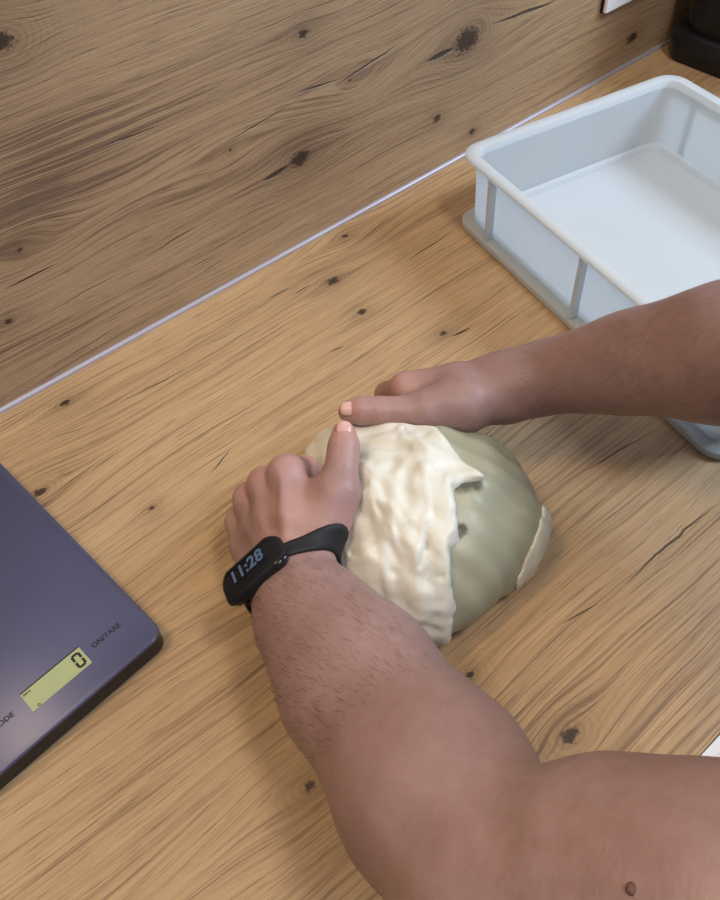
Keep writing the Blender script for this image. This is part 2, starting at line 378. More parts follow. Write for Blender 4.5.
# base cabinets under the worktop
for i in range(5):
    x0 = -1.1 + i * 0.6
    t = tag(empty('base_cabinet', (x0 + 0.3, -0.32, -0.90)), ['white base cabinet furthest left under the worktop', 'white base cabinet under the kitchen scale', 'white base cabinet under the dough',
            'white base cabinet under the white plastic box', 'white base cabinet furthest right under the worktop'][i], 'cabinet', 'base cabinets under the worktop')
    link_bm('carcass', box_bm(-0.298, 0.298, -0.26, 0.30, 0.10, 0.860), M_CAB, t)
    link_bm('plinth', box_bm(-0.298, 0.298, -0.22, 0.28, 0.0, 0.099), M_CAB, t)
    d = link_bm('door', box_bm(-0.297, 0.297, -0.281, -0.262, 0.105, 0.857, 0.0015), M_CAB, t)
    link_bm('handle', box_bm(-0.08, 0.08, -0.300, -0.282, 0.80, 0.812, 0.003), M_ALU, d)

# ---------------------------------------------------------------- white dough box
T_BOX = empty('dough_box', (0.56869, -0.09087, 0.0), -0.204)
tag(T_BOX, 'white ribbed plastic dough box, open and empty, right of the dough', 'box')
BW, BL, BH = 0.300, 0.425, 0.0932
def ring3(x0, x1, y0, y1, r, z): return [(a, b, z) for a, b in rrect(x0, x1, y0, y1, r)]
def rr(ins, z, r): return ring3(ins, BW - ins, -BL + ins, -ins, r, z)
# rim: rounded flange
R0 = 0.024
rim = loft('rim', [rr(0.0, BH - 0.0055, R0), rr(0.0, BH - 0.002, R0), rr(0.0016, BH - 0.0003, R0), rr(0.0075, BH, R0), rr(0.0118, BH - 0.0006, R0 - 0.006), rr(0.0135, BH - 0.003, R0 - 0.008),
                   rr(0.0142, BH - 0.009, R0 - 0.008), rr(0.0110, BH - 0.009, R0 - 0.006), rr(0.0108, BH - 0.0068, R0 - 0.006), rr(0.0012, BH - 0.0066, R0)], M_POLY, T_BOX)
base = loft('base_flange', [rr(0.0, 0.0015, R0), rr(0.0, 0.0075, R0), rr(0.0016, 0.0092, R0), rr(0.0125, 0.0096, R0 - 0.006), rr(0.0125, 0.0, R0 - 0.006), rr(0.0015, 0.0, R0)], M_POLY, T_BOX)
wl = loft('side_wall', [rr(0.0110, BH - 0.0075, R0 - 0.006), rr(0.0120, 0.009, R0 - 0.006), rr(0.0150, 0.009, R0 - 0.010), rr(0.0142, BH - 0.0075, R0 - 0.009)], M_POLYW, T_BOX)
fl = loft('floor_panel', [rr(0.0148, 0.0165, 0.013), rr(0.0190, 0.0155, 0.013), rr(0.0208, 0.0125, 0.012), rr(0.0218, 0.0098, 0.012), rr(0.024, 0.0090, 0.012)], M_POLY, T_BOX, close=False, cap1=True)
fu = loft('underside', [rr(0.0126, 0.0015, 0.012), rr(0.0126, 0.0060, 0.012)], M_POLY, T_BOX, close=False, cap0=True, cap1=True)
def rib(x0, x1, y0, y1):
    link_bm('rib', box_bm(x0, x1, y0, y1, 0.0093, BH - 0.0068, 0.0006, 1), M_POLY, T_BOX)
for yy in (0.060, 0.2125, 0.365):
    rib(0.0022, 0.0116, -yy - 0.0022, -yy + 0.0022); rib(BW - 0.0116, BW - 0.0022, -yy - 0.0022, -yy + 0.0022)
for xx in (0.055, 0.15, 0.245):
    rib(xx - 0.0022, xx + 0.0022, -0.0116, -0.0022); rib(xx - 0.0022, xx + 0.0022, -BL + 0.0022, -BL + 0.0116)

# ---------------------------------------------------------------- kitchen scale
SCX, SCY = (0.0327, -0.3293, 0.0235)[:2]
T_SC = empty('kitchen_scale', (SCX, SCY, 0.0), 0.1264 - 0.02)
tag(T_SC, 'flat grey glass-topped digital kitchen scale at the left edge', 'kitchen scale')
SW, SL, SH = 0.172, 0.262, 0.0235
def gray_glass():
    m = material('grey_scale_glass', (0.075, 0.078, 0.105), 0.36, 0.25); nt = m.node_tree
    return mottled(m, (0.078, 0.084, 0.155), (0.090, 0.096, 0.175), 14)
M_SCG = gray_glass()
def sr(ins, z, r=0.011): return ring3(-SW + ins, -ins, ins, SL - ins, r, z)
gt = loft('glass_plate', [sr(0.0006, SH - 0.0034), sr(0, SH - 0.0031), sr(0, SH - 0.0006), sr(0.0006, SH)], M_SCG, T_SC, close=False, cap0=True, cap1=True)
bd = loft('body', [sr(0.002, 0.003), sr(0.0004, 0.0045), sr(0.0004, SH - 0.0035)], M_BLACK, T_SC, close=False, cap0=True, cap1=True)
for fx, fy in ((-0.02, 0.022), (-SW + 0.02, 0.022), (-0.02, SL - 0.022), (-SW + 0.02, SL - 0.022)):
    bm = bmesh.new(); bmesh.ops.create_cone(bm, cap_ends=True, segments=20, radius1=0.008, radius2=0.009, depth=0.0032); bmesh.ops.translate(bm, verts=bm.verts, vec=(fx, fy, 0.0016))
    link_bm('foot', bm, M_BLACKM, T_SC)
M_LCD = mottled(material('lcd_yellow_green', (0.47, 0.50, 0.24), 0.35), (0.36, 0.41, 0.20), (0.40, 0.45, 0.23), 25)
M_INK = material('black_print', (0.012, 0.012, 0.014), 0.5)
# display: pale panel over a black sheet, bare top strip painting the recess shadow
def sc_local(p):
    v = Vector((p[0], p[1], 0)) - Vector((SCX, SCY, 0)); v.rotate(Matrix.Rotation(-(0.1264 - 0.02), 3, 'Z')); return v
a_ = sc_local((-0.0733, -0.3017, 0.0235)); b_ = sc_local((-0.0205, -0.3134, 0.0235)); c_ = sc_local((-0.0234, -0.2949, 0.0235)); d_ = sc_local((-0.0714, -0.321, 0.0235))
LX0 = (a_.x + d_.x) / 2; LX1 = (b_.x + c_.x) / 2; LY0 = (b_.y + d_.y) / 2; LY1 = (a_.y + c_.y) / 2
lcd_shade = slab('display_shade', LX0, LX1, LY0, LY1, SH - 0.0001, SH + 0.00010, M_INK, 0, T_SC)
lcd = slab('display', LX0, LX1, LY0, LY1 - 0.0012, SH + 0.0001, SH + 0.00025, M_LCD, 0, T_SC); lcd['label'] = 'pale yellow-green display'
# seven-segment 0, only its outer strokes
dm = bmesh.new(); dh = 0.0135; dw = 0.0075; x1 = LX1 - 0.0022; y0 = LY0 + 0.0022; zt0, zt1 = SH + 0.00026, SH + 0.0004; s = 0.0020
def bar(x0_, x1_, y0_, y1_): box_bm(x0_, x1_, y0_, y1_, zt0, zt1, 0, 1, dm)
for xa in (x1 - dw, x1 - s):
    bar(xa, xa + s, y0 + 0.0012, y0 + dh / 2 - 0.0006); bar(xa, xa + s, y0 + dh / 2 + 0.0006, y0 + dh - 0.0012)
bar(x1 - dw + 0.0013, x1 - 0.0013, y0, y0 + s); bar(x1 - dw + 0.0013, x1 - 0.0013, y0 + dh - s, y0 + dh)
link_bm('digit', dm, M_INK, T_SC)
def text(name, body, size, loc, rot, mat, parent, ext=0.00006, align='CENTER'):  # flat lettering
    c = bpy.data.curves.new(name, 'FONT'); c.body = body; c.size = size; c.extrude = ext; c.align_x = align; c.align_y = 'CENTER'; c.resolution_u = 3; c.offset = size * 0.022
    o = bpy.data.objects.new(name + '_tmp', c); COL.objects.link(o)
    dg = bpy.context.evaluated_depsgraph_get(); me = bpy.data.meshes.new_from_object(o.evaluated_get(dg)); bpy.data.objects.remove(o)
    me.name = name; me.materials.clear(); me.materials.append(mat)
    q = bpy.data.objects.new(name, me); COL.objects.link(q); q.parent = parent; q.location = loc; q.rotation_euler = rot; return q
tn = sc_local((-0.0024, -0.3021, 0.0235)); text('lettering', 'ON/TARE', 0.0060, (tn.x, tn.y, SH + 0.0001), (0, 0, 0), M_INK, T_SC)
tm = sc_local((-0.0914, -0.3122, 0.0235)); text('lettering', 'MODE', 0.0060, (tm.x, tm.y, SH + 0.0001), (0, 0, 0), M_INK, T_SC)
text('lettering', 'zero', 0.0034, (LX0 + 0.0042, LY1 - 0.0032, SH + 0.0003), (0, 0, 0), M_INK, T_SC)
text('lettering', 'o', 0.0044, (LX0 + 0.006, LY0 + 0.0016, SH + 0.0003), (0, 0, 0), M_INK, T_SC)

# ---------------------------------------------------------------- socket plate and the black appliance
T_SK = tag(empty('socket_plate', (0.9130, 0.0, 0.0985)), 'glossy white wall socket plate on the splashback above the box', 'wall socket')
link_bm('back_frame', box_bm(-0.001, 0.153, -0.0035, 0.0, -0.001, 0.083, 0.001), M_BLACKM, T_SK)
link_bm('face_plate', box_bm(0.0, 0.152, -0.010, -0.0036, 0.0, 0.082, 0.002), M_WHITE, T_SK)
for cx in (0.040, 0.112):
    bm = bmesh.new(); bmesh.ops.create_cone(bm, cap_ends=True, segments=40, radius1=0.0215, radius2=0.0205, depth=0.004)
    bmesh.ops.rotate(bm, verts=bm.verts, cent=(0, 0, 0), matrix=Matrix.Rotation(math.radians(90), 3, 'X')); bmesh.ops.translate(bm, verts=bm.verts, vec=(cx, -0.0115, 0.041))
    s_ = link_bm('socket_well', bm, M_WHITE, T_SK)
    for sx in (-0.0095, 0.0095):
        bm = bmesh.new(); bmesh.ops.create_cone(bm, cap_ends=True, segments=16, radius1=0.0026, radius2=0.0026, depth=0.0006)
        bmesh.ops.rotate(bm, verts=bm.verts, cent=(0, 0, 0), matrix=Matrix.Rotation(math.radians(90), 3, 'X')); bmesh.ops.translate(bm, verts=bm.verts, vec=(cx + sx, -0.0138, 0.041))
        link_bm('contact_hole', bm, M_BLACKM, s_)
T_AP = empty('coffee_machine', (1.178, -0.125, 0.0), 0.0)
tag(T_AP, 'black glossy countertop appliance in the far right corner by the splashback', 'appliance')
def ar(hx, hy, r, z, ox=0, oy=0): return [(a + ox, b + oy, z) for a, b in rrect(-hx, hx, -hy, hy, r)]
loft('base', [ar(0.128, 0.108, 0.03, 0.004), ar(0.130, 0.110, 0.03, 0.008), ar(0.130, 0.110, 0.03, 0.034), ar(0.125, 0.105, 0.03, 0.040)], M_BLACK, T_AP, close=False, cap0=True, cap1=True)
loft('body', [ar(0.118, 0.090, 0.025, 0.040, 0.0), ar(0.122, 0.094, 0.025, 0.06, 0.0), ar(0.122, 0.094, 0.025, 0.20, 0.0)], M_BLACK, T_AP, close=False, cap0=True, cap1=True)
loft('head', [ar(0.120, 0.098, 0.03, 0.200), ar(0.128, 0.106, 0.03, 0.21), ar(0.128, 0.106, 0.03, 0.27), ar(0.114, 0.092, 0.03, 0.285)], M_BLACK, T_AP, close=False, cap0=True, cap1=True)
loft('rubber_skirt', [ar(0.1275, 0.1075, 0.03, 0.0015), ar(0.1275, 0.1075, 0.03, 0.0042), ar(0.1220, 0.1020, 0.03, 0.0042), ar(0.1220, 0.1020, 0.03, 0.0015)], M_BLACKM, T_AP)
for i in range(6): link_bm('vent_slot', box_bm(-0.06, 0.09, -0.0955, -0.0935, 0.07 + i * 0.018, 0.076 + i * 0.018, 0.0008, 1), M_BLACKM, T_AP)
for fx, fy in ((-0.1, -0.05), (0.1, -0.05), (-0.1, 0.05), (0.1, 0.05)):
    link_bm('foot', box_bm(fx - 0.012, fx + 0.012, fy - 0.012, fy + 0.012, 0.0, 0.005, 0.001, 1), M_BLACKM, T_AP)

# ---------------------------------------------------------------- dough
DC = np.array([0.243, -0.393, 0.045])
D_LOBES = [((0.2268, -0.3126, 0.04), 0.032), ((0.2522, -0.355, 0.048), 0.039), ((0.289, -0.392, 0.043), 0.038), ((0.2732, -0.4215, 0.042), 0.039), ((0.2282, -0.4365, 0.044), 0.040),
           ((0.1962, -0.4355, 0.038), 0.034), ((0.1969, -0.3888, 0.042), 0.040), ((0.2329, -0.4035, 0.05), 0.050), ((0.2795, -0.4471, 0.03), 0.021)]
def f_dough(p):
    d = None
    for c, r in D_LOBES:
        e = ell_d(p, c, (r, r, r)); d = e if d is None else smin(d, e, 0.045)
    d = d + 0.0012 * sines(p, 22, 3)
    # drawn-in furrows of the stretched skin
    ax = np.array([0.42, -0.90, 0.1])
    q = (p - DC); s = q @ np.array([0.90, 0.42, 0.0])
    d = d + 0.0007 * np.sin(s * 330 + 2.0 * np.sin(q @ ax * 30))
    return smax(d, 0.0 - p[:, 2], 0.012)
FL_POLY = np.array([(0.2627, -0.3362, 0.094), (0.2793, -0.3656, 0.094), (0.2696, -0.4043, 0.094), (0.2689, -0.4299, 0.094), (0.2541, -0.4201, 0.094), (0.2425, -0.4216, 0.094), (0.223, -0.4498, 0.094), (0.2111, -0.4522, 0.094),
                    (0.1963, -0.4734, 0.094), (0.1779, -0.4867, 0.094), (0.1516, -0.505, 0.094), (0.0991, -0.4588, 0.094), (0.16, -0.3219, 0.094), (0.2201, -0.2677, 0.094)])[:, :2]
def poly_d(p, poly):
    d = np.full(len(p), 1e9); s = np.ones(len(p)); n = len(poly); x, y = p[:, 0], p[:, 1]
    for i in range(n):
        a = poly[i]; b = poly[i - 1]; e = b - a; wx = x - a[0]; wy = y - a[1]
        t = np.clip((wx * e[0] + wy * e[1]) / (e @ e), 0, 1)
        d = np.minimum(d, (wx - e[0] * t) ** 2 + (wy - e[1] * t) ** 2)
        c1 = y >= a[1]; c2 = y < b[1]; c3 = e[0] * wy > e[1] * wx
        s = np.where((c1 & c2 & c3) | (~c1 & ~c2 & ~c3), -s, s)
    return s * np.sqrt(d)
LUMPS = [((0.1783, -0.3887, 0.062), 0.020), ((0.1715, -0.4171, 0.058), 0.019), ((0.1754, -0.4411, 0.05), 0.018), ((0.1833, -0.4199, 0.074), 0.020), ((0.1906, -0.4481, 0.062), 0.019), ((0.1865, -0.4569, 0.04), 0.017)]
RIDGES = [[((0.253, -0.3429, 0.078), 0.010), ((0.2441, -0.3856, 0.091), 0.011), ((0.2295, -0.4207, 0.093), 0.011), ((0.2097, -0.4438, 0.088), 0.010), ((0.19, -0.4569, 0.072), 0.009)],
          [((0.2764, -0.3644, 0.078), 0.008), ((0.2695, -0.394, 0.084), 0.009), ((0.2712, -0.414, 0.082), 0.006)],
          [((0.2316, -0.3307, 0.072), 0.010), ((0.2174, -0.3703, 0.09), 0.010), ((0.2042, -0.4057, 0.094), 0.009), ((0.1957, -0.4257, 0.088), 0.008)]]
CREASE = [[(0.2076, -0.3538, 0.09), (0.2074, -0.3776, 0.094), (0.2035, -0.4022, 0.096), (0.1995, -0.4174, 0.094)],
          [(0.2599, -0.3497, 0.086), (0.2445, -0.3895, 0.097), (0.2264, -0.4175, 0.099), (0.2047, -0.4388, 0.094), (0.1862, -0.4466, 0.084)],
          [(0.1906, -0.3687, 0.08), (0.1941, -0.3906, 0.09), (0.1924, -0.4169, 0.093), (0.1883, -0.4361, 0.086), (0.1781, -0.4512, 0.07)],
          [(0.2666, -0.3792, 0.09), (0.2476, -0.4122, 0.092), (0.2176, -0.4415, 0.09), (0.1938, -0.4609, 0.08)],
          [(0.1983, -0.3814, 0.094), (0.1937, -0.4025, 0.096), (0.1855, -0.4182, 0.09)], [(0.1639, -0.4048, 0.074), (0.1726, -0.4217, 0.08), (0.1747, -0.4383, 0.074)], [(0.1682, -0.4388, 0.062), (0.1746, -0.4508, 0.062), (0.183, -0.4563, 0.056)]]
def f_flap(p):
    d0 = f_dough(p) - 0.0042
    for r in RIDGES: d0 = smin(d0, chain(p, r, 0.01), 0.016)
    for c, r in LUMPS: d0 = smin(d0, ell_d(p, c, (r, r, r * 0.8)), 0.016)
    reg = poly_d(p, FL_POLY) + 0.0014 * sines(p, 22, 11) + 0.0005 * sines(p, 90, 12)
    rough = np.clip((-(p[:, 1]) - 0.40) / 0.05, 0, 1) * np.clip(-reg / 0.01, 0, 1)
    d0 = d0 + 0.0008 * np.sin(reg * 330 + 0.9 * sines(p, 10, 5)) + 0.0003 * sines(p, 20, 8) + 0.0005 * rough * sines(p, 60, 9)
    q = p + 0.0016 * np.stack([sines(p, 40, 61), sines(p, 40, 62), 0 * p[:, 0]], 1)
    for c in CREASE:
        cd = np.full(len(p), 1.0)
        for a, b in zip(c[:-1], c[1:]): cd = np.minimum(cd, seg_d(q * (1, 1, 0.25), np.array(a) * (1, 1, 0.25), np.array(b) * (1, 1, 0.25), 0.0, 0.0))
        d0 = d0 + 0.0048 * np.exp(-(cd / 0.0019) ** 2) - 0.0018 * np.exp(-((cd - 0.005) / 0.003) ** 2)
    d0 = smax(d0, reg, 0.004)
    return smax(d0, 0.0012 - p[:, 2], 0.004)
RT_POLY = np.array([(0.3178, -0.4459, 0.03), (0.3155, -0.467, 0.03), (0.2737, -0.484, 0.03), (0.2464, -0.488, 0.03), (0.2544, -0.4794, 0.03), (0.2763, -0.4734, 0.03), (0.2989, -0.462, 0.03)])[:, :2]
def f_sliver(p):
    d0 = smin(f_dough(p) - 0.002, chain(p, [((0.3052, -0.4552, 0.03), 0.006), ((0.2796, -0.4652, 0.022), 0.006), ((0.2495, -0.4709, 0.018), 0.004)], 0.01), 0.008)
    return smax(smax(d0, poly_d(p, RT_POLY) + 0.0006 * sines(p, 60, 15), 0.004), 0.0012 - p[:, 2], 0.003)
T_DO = tag(empty('bread_dough', (0.243, -0.393, 0.0)), 'large pale ball of bread dough being folded by two hands', 'dough')
Vd, Fd = surface(f_dough, (0.10, -0.53, -0.01), (0.39, -0.23, 0.13), 0.0020)
od = np_mesh('smooth_skin', Vd - np.array([0.243, -0.393, 0.0]), Fd, M_DOUGH, T_DO)
Vf, Ff = surface(f_flap, (0.10, -0.53, -0.01), (0.39, -0.23, 0.13), 0.0016)
of = np_mesh('folded_flap', Vf - np.array([0.243, -0.393, 0.0]), Ff, M_FLAP, T_DO); of['label'] = 'whiter wrinkled flap folded over the ball'
Vf, Ff = surface(f_sliver, (0.10, -0.53, -0.01), (0.39, -0.23, 0.13), 0.0016)
of = np_mesh('folded_edge', Vf - np.array([0.243, -0.393, 0.0]), Ff, M_FLAP, T_DO)
tear = np.zeros(len(Vd))
for c, r in (((0.2467, -0.4216, 0.09), 0.0054), ((0.2522, -0.4254, 0.09), 0.0062), ((0.2599, -0.4281, 0.088), 0.0055), ((0.2232, -0.446, 0.088), 0.0044), ((0.2286, -0.4464, 0.088), 0.0034)):
    dd = np.linalg.norm(Vd[:, :2] - np.array(c)[:2], axis=1); tear = np.maximum(tear, np.clip((1.15 - dd / r + 0.25 * sines(Vd, 120, 21)) * 2, 0, 1) * (dd < 2 * r))
at = od.data.attributes.new('tear', 'FLOAT', 'POINT'); at.data.foreach_set('value', tear.astype(np.float32))

# ---------------------------------------------------------------- person
T_PE = tag(empty('person', (0.40, -0.86, -0.90)), 'person leaning in from the right, bare forearms kneading dough, black watch on one wrist', 'person')
L_ARM = [((0.1149, -0.3902, 0.0782), 0.0290), ((0.1102, -0.4308, 0.0856), 0.0375), ((0.1036, -0.4796, 0.0957), 0.0470), ((0.0904, -0.5641, 0.1243), 0.0512), ((0.0791, -0.6246, 0.1464), 0.0485)]
L_UP = [((0.0791, -0.6246, 0.1464), 0.0485), ((0.112, -0.6599, 0.1746), 0.0530), ((0.1271, -0.6913, 0.1996), 0.0560), ((0.224, -0.813, 0.255), 0.062)]
R_ARM = [((0.3607, -0.3697, 0.0877), 0.0275), ((0.3812, -0.3885, 0.0979), 0.0262), ((0.4011, -0.4204, 0.1184), 0.0305), ((0.4168, -0.4465, 0.1343), 0.0370), ((0.4334, -0.4904, 0.1622), 0.0460), ((0.4723, -0.5494, 0.1957), 0.048)]
R_UP = [((0.4723, -0.5494, 0.1957), 0.048), ((0.51, -0.64, 0.28), 0.052), ((0.52, -0.72, 0.38), 0.058)]
# left hand (wearing the watch)
L_PALM = [[((0.1262, -0.3868, 0.0831), 0.0180), ((0.1446, -0.3625, 0.1009), 0.016), ((0.1625, -0.3307, 0.1093), 0.0118)],
          [((0.12, -0.3798, 0.0783), 0.020), ((0.1355, -0.3441, 0.0894), 0.0145), ((0.15, -0.3163, 0.0937), 0.0112)],
          [((0.1147, -0.3725, 0.0678), 0.018), ((0.1281, -0.3348, 0.0729), 0.0138), ((0.1386, -0.3071, 0.0739), 0.0110)],
          [((0.107, -0.3666, 0.0617), 0.016), ((0.1164, -0.3283, 0.0563), 0.0125), ((0.126, -0.3068, 0.0542), 0.0105)],
          [((0.1323, -0.368, 0.0661), 0.021), ((0.1477, -0.3399, 0.0722), 0.018), ((0.1587, -0.3185, 0.072), 0.014)],
          [((0.1366, -0.3786, 0.0804), 0.0175), ((0.163, -0.3743, 0.0954), 0.0170), ((0.1788, -0.3692, 0.1099), 0.0140)],
          [((0.1568, -0.3544, 0.099), 0.0135), ((0.1735, -0.3647, 0.1052), 0.0130)]]
L_FING = [[((0.1625, -0.3307, 0.1093), 0.0118), ((0.1859, -0.3182, 0.0822), 0.0098), ((0.1969, -0.3208, 0.0588), 0.0088), ((0.2054, -0.3287, 0.0423), 0.0078)],
          [((0.15, -0.3163, 0.0937), 0.0112), ((0.1741, -0.2953, 0.0622), 0.0098), ((0.1888, -0.3013, 0.0409), 0.0088), ((0.1977, -0.3146, 0.0262), 0.0078)],
          [((0.1386, -0.3071, 0.0739), 0.0110), ((0.1601, -0.2853, 0.0456), 0.0094), ((0.1753, -0.2936, 0.0255), 0.0085), ((0.1833, -0.3088, 0.0131), 0.0075)],
          [((0.126, -0.3068, 0.0542), 0.0105), ((0.1413, -0.2882, 0.0324), 0.0086), ((0.1531, -0.2962, 0.0174), 0.0078), ((0.1594, -0.3087, 0.0097), 0.0070)]]
L_THUMB = [((0.1532, -0.3798, 0.0962), 0.0155), ((0.1788, -0.3692, 0.1099), 0.0138), ((0.1964, -0.3541, 0.1175), 0.0112), ((0.2043, -0.3471, 0.1206), 0.0112), ((0.2104, -0.3399, 0.123), 0.0092)]
# right hand
R_PALM = [[((0.3589, -0.3632, 0.0911), 0.021), ((0.3281, -0.3365, 0.0903), 0.0155), ((0.2969, -0.3085, 0.0863), 0.0108)],
          [((0.3621, -0.3612, 0.0811), 0.021), ((0.3432, -0.3303, 0.0732), 0.0150), ((0.3149, -0.3021, 0.0681), 0.0115)],
          [((0.3673, -0.3609, 0.0709), 0.019), ((0.3577, -0.329, 0.0552), 0.0140), ((0.3323, -0.3025, 0.0504), 0.0110)],
          [((0.3691, -0.3623, 0.0644), 0.017), ((0.3698, -0.3339, 0.0423), 0.0125), ((0.3499, -0.3103, 0.0355), 0.0105)],
          [((0.3465, -0.3699, 0.0875), 0.022), ((0.3165, -0.3566, 0.0885), 0.0215), ((0.2907, -0.3443, 0.0909), 0.0145)],
          [((0.3182, -0.3355, 0.0774), 0.016), ((0.2991, -0.3196, 0.0788), 0.014)]]
R_FING = [[((0.2965, -0.3089, 0.0858), 0.0106), ((0.2959, -0.2854, 0.0586), 0.0100), ((0.2937, -0.2841, 0.0354), 0.0090), ((0.2972, -0.2958, 0.0205), 0.0080)],
          [((0.3149, -0.3021, 0.0681), 0.0115), ((0.3143, -0.2824, 0.0371), 0.0098), ((0.3098, -0.2841, 0.0173), 0.0088), ((0.3113, -0.296, 0.0064), 0.0078)],
          [((0.3323, -0.3025, 0.0504), 0.0110), ((0.3284, -0.291, 0.0253), 0.0094), ((0.3251, -0.2946, 0.0112), 0.0085), ((0.3249, -0.3057, 0.0039), 0.0076)],
          [((0.3499, -0.3103, 0.0355), 0.0105), ((0.3442, -0.3037, 0.018), 0.0086), ((0.3402, -0.3081, 0.0094), 0.0078), ((0.3405, -0.3186, 0.0054), 0.0070)]]
R_THUMB = [((0.3165, -0.3566, 0.0885), 0.0200), ((0.2869, -0.3436, 0.0921), 0.0138), ((0.258, -0.3212, 0.0958), 0.0108), ((0.2482, -0.313, 0.0966), 0.0108), ((0.2407, -0.3059, 0.0964), 0.0090)]
TENDON_L = [[((0.1215, -0.385, 0.0999), 0.0022), ((0.1371, -0.3627, 0.1152), 0.0022), ((0.1545, -0.3386, 0.1184), 0.0024)], [((0.1162, -0.3773, 0.0961), 0.0022), ((0.1286, -0.3455, 0.1007), 0.0022), ((0.1432, -0.3213, 0.1014), 0.0024)],
            [((0.1122, -0.3714, 0.0891), 0.002), ((0.1213, -0.3361, 0.0842), 0.002), ((0.1326, -0.3126, 0.0816), 0.0022)]]
def far(p, c, R):
    m = p.mean(0); return np.abs(p - m).max() < 0.05 and np.linalg.norm(m - np.array(c)) > R
def hand(p, palm, fing, thumb, tend):
    if far(p, palm[0][1][0], 0.19): return np.full(len(p), 1.0)
    d = None
    for c in palm:
        e = chain(p, c, 0.006); d = e if d is None else smin(d, e, 0.010)
    for c in tend: d = smin(d, chain(p, c, 0.003), 0.006)
    f = None
    for c in fing:
        e = chain(p, c, 0.003); f = e if f is None else smin(f, e, 0.0012)
    for c in fing: f = smin(f, ell_d(p, c[0][0], (c[0][1] * 0.97,) * 3), 0.005)
    d = smin(d, f, 0.008)
    return smin(d, chain(p, thumb, 0.004), 0.012)
NECK = (0.37, -0.80, 0.36)
def f_torso(p, g=0.0):
    if far(p, (0.39, -0.86, 0.18), 0.62): return np.full(len(p), 1.0)
    d = chain(p, [((0.37, -0.80, 0.26), 0.10 + g), ((0.39, -0.88, 0.10), 0.105 + g), ((0.42, -0.93, -0.06), 0.11 + g)], 0.05)
    d = smin(d, chain(p, [((0.25, -0.815, 0.255), 0.066 + g), ((0.37, -0.80, 0.30), 0.075 + g), ((0.50, -0.73, 0.36), 0.064 + g)], 0.05), 0.07)
    return d
def f_body(p):
    d = smin(chain(p, L_ARM, 0.02), chain(p, L_UP, 0.02), 0.012)
    d = smin(d, hand(p, L_PALM, L_FING, L_THUMB, TENDON_L), 0.016)
    e = smin(chain(p, R_ARM, 0.02), chain(p, R_UP, 0.02), 0.02)
    e = smin(e, hand(p, R_PALM, R_FING, R_THUMB, []), 0.016)
    d = np.minimum(d, e)
    d = d + 0.0004 * sines(p, 28, 2)
    d = smin(d, f_torso(p), 0.03)
    return np.where(p[:, 1] > -0.645, np.maximum(d, 0.0005 - p[:, 2]), d)   # fingertips flatten on the worktop
def f_head(p):
    d = chain(p, [((0.375, -0.79, 0.33), 0.060), ((0.405, -0.70, 0.45), 0.054)], 0.02)
    c = np.array([0.415, -0.635, 0.515]); M = np.array([[0.965, 0.262, 0], [-0.21, 0.773, -0.6], [-0.157, 0.579, 0.8]])  # columns-as-rows: right, forward(down), up
    Mt = M.T
    q = (p - c) @ Mt
    d = smin(d, ell_d(q, (0, -0.015, 0.02), (0.075, 0.092, 0.085)), 0.03)
    d = smin(d, ell_d(q, (0, 0.015, -0.045), (0.056, 0.066, 0.065)), 0.03)
    d = smin(d, seg_d(q, (0, 0.080, 0.008), (0, 0.090, -0.032), 0.007, 0.011), 0.012)
    for s in (-1, 1):
        d = smin(d, ell_d(q, (s * 0.074, -0.005, -0.02), (0.009, 0.02, 0.033)), 0.006)
        d = smin(d, ell_d(q, (s * 0.032, 0.074, 0.018), (0.022, 0.010, 0.007)), 0.010)
        d = smax(d, -ell_d(q, (s * 0.031, 0.088, -0.004), (0.016, 0.012, 0.010)), 0.008)
        d = smin(d, ell_d(q, (s * 0.031, 0.073, -0.004), (0.013, 0.011, 0.011)), 0.002)
    d = smin(d, ell_d(q, (0, 0.080, -0.064), (0.024, 0.010, 0.005)), 0.004)
    d = smin(d, ell_d(q, (0, 0.080, -0.075), (0.021, 0.009, 0.006)), 0.004)
    return d, q
CUT = np.array([0.30, -0.72, 0.0])
def f_arms(p):
    return f_body(p)
V1, F1 = surface(f_body, (-0.006, -0.90, -0.01), (0.66, -0.22, 0.46), 0.0020)
V2, F2 = surface(lambda p: smin(f_body(p), f_head(p)[0], 0.02), (0.0, -1.08, -0.20), (0.70, -0.44, 0.68), 0.005)
# the fine net serves the bare arms, the coarse one the clothed trunk and head; they meet under the sleeves
SL_L = np.array((0.1834, -0.7566, 0.2282)); SL_R = np.array((0.505, -0.63, 0.27))
def region(c):  # True where the coarse net is used
    return (((c - SL_L) @ np.array([0.45, -0.75, 0.35]) > 0) & (c[:, 0] < 0.36)) | (((c - SL_R) @ np.array([0.05, -0.62, 0.75]) > 0) & (c[:, 0] >= 0.36))
c1 = V1[F1].mean(1); F1 = F1[~region(c1)]
c2 = V2[F2].mean(1); F2 = F2[region(c2)]
VV = np.concatenate([V1, V2]); FF = np.concatenate([F1, F2 + len(V1)])
used = np.unique(FF); remap = np.full(len(VV), -1); remap[used] = np.arange(len(used)); VV = VV[used]; FF = remap[FF]
OR = np.array([0.40, -0.86, -0.90])
ob = np_mesh('body', VV - OR, FF, M_SKIN, T_PE)
fl = np.zeros(len(VV))
for c, r in [(L_PALM[0][1][0], 0.024), (L_PALM[5][1][0], 0.022)] + [(c[0][0], 0.018) for c in L_FING + R_FING] + [(c[1][0], 0.014) for c in L_FING + R_FING] + [(L_THUMB[2][0], 0.012), (R_THUMB[2][0], 0.012), (L_THUMB[-1][0], 0.018), (R_THUMB[-1][0], 0.018)]:  # palm entries paint extra brightness on the left hand, the rest are pink skin
    fl = np.maximum(fl, np.exp(-(np.linalg.norm(VV - np.array(c), axis=1) / r) ** 2))
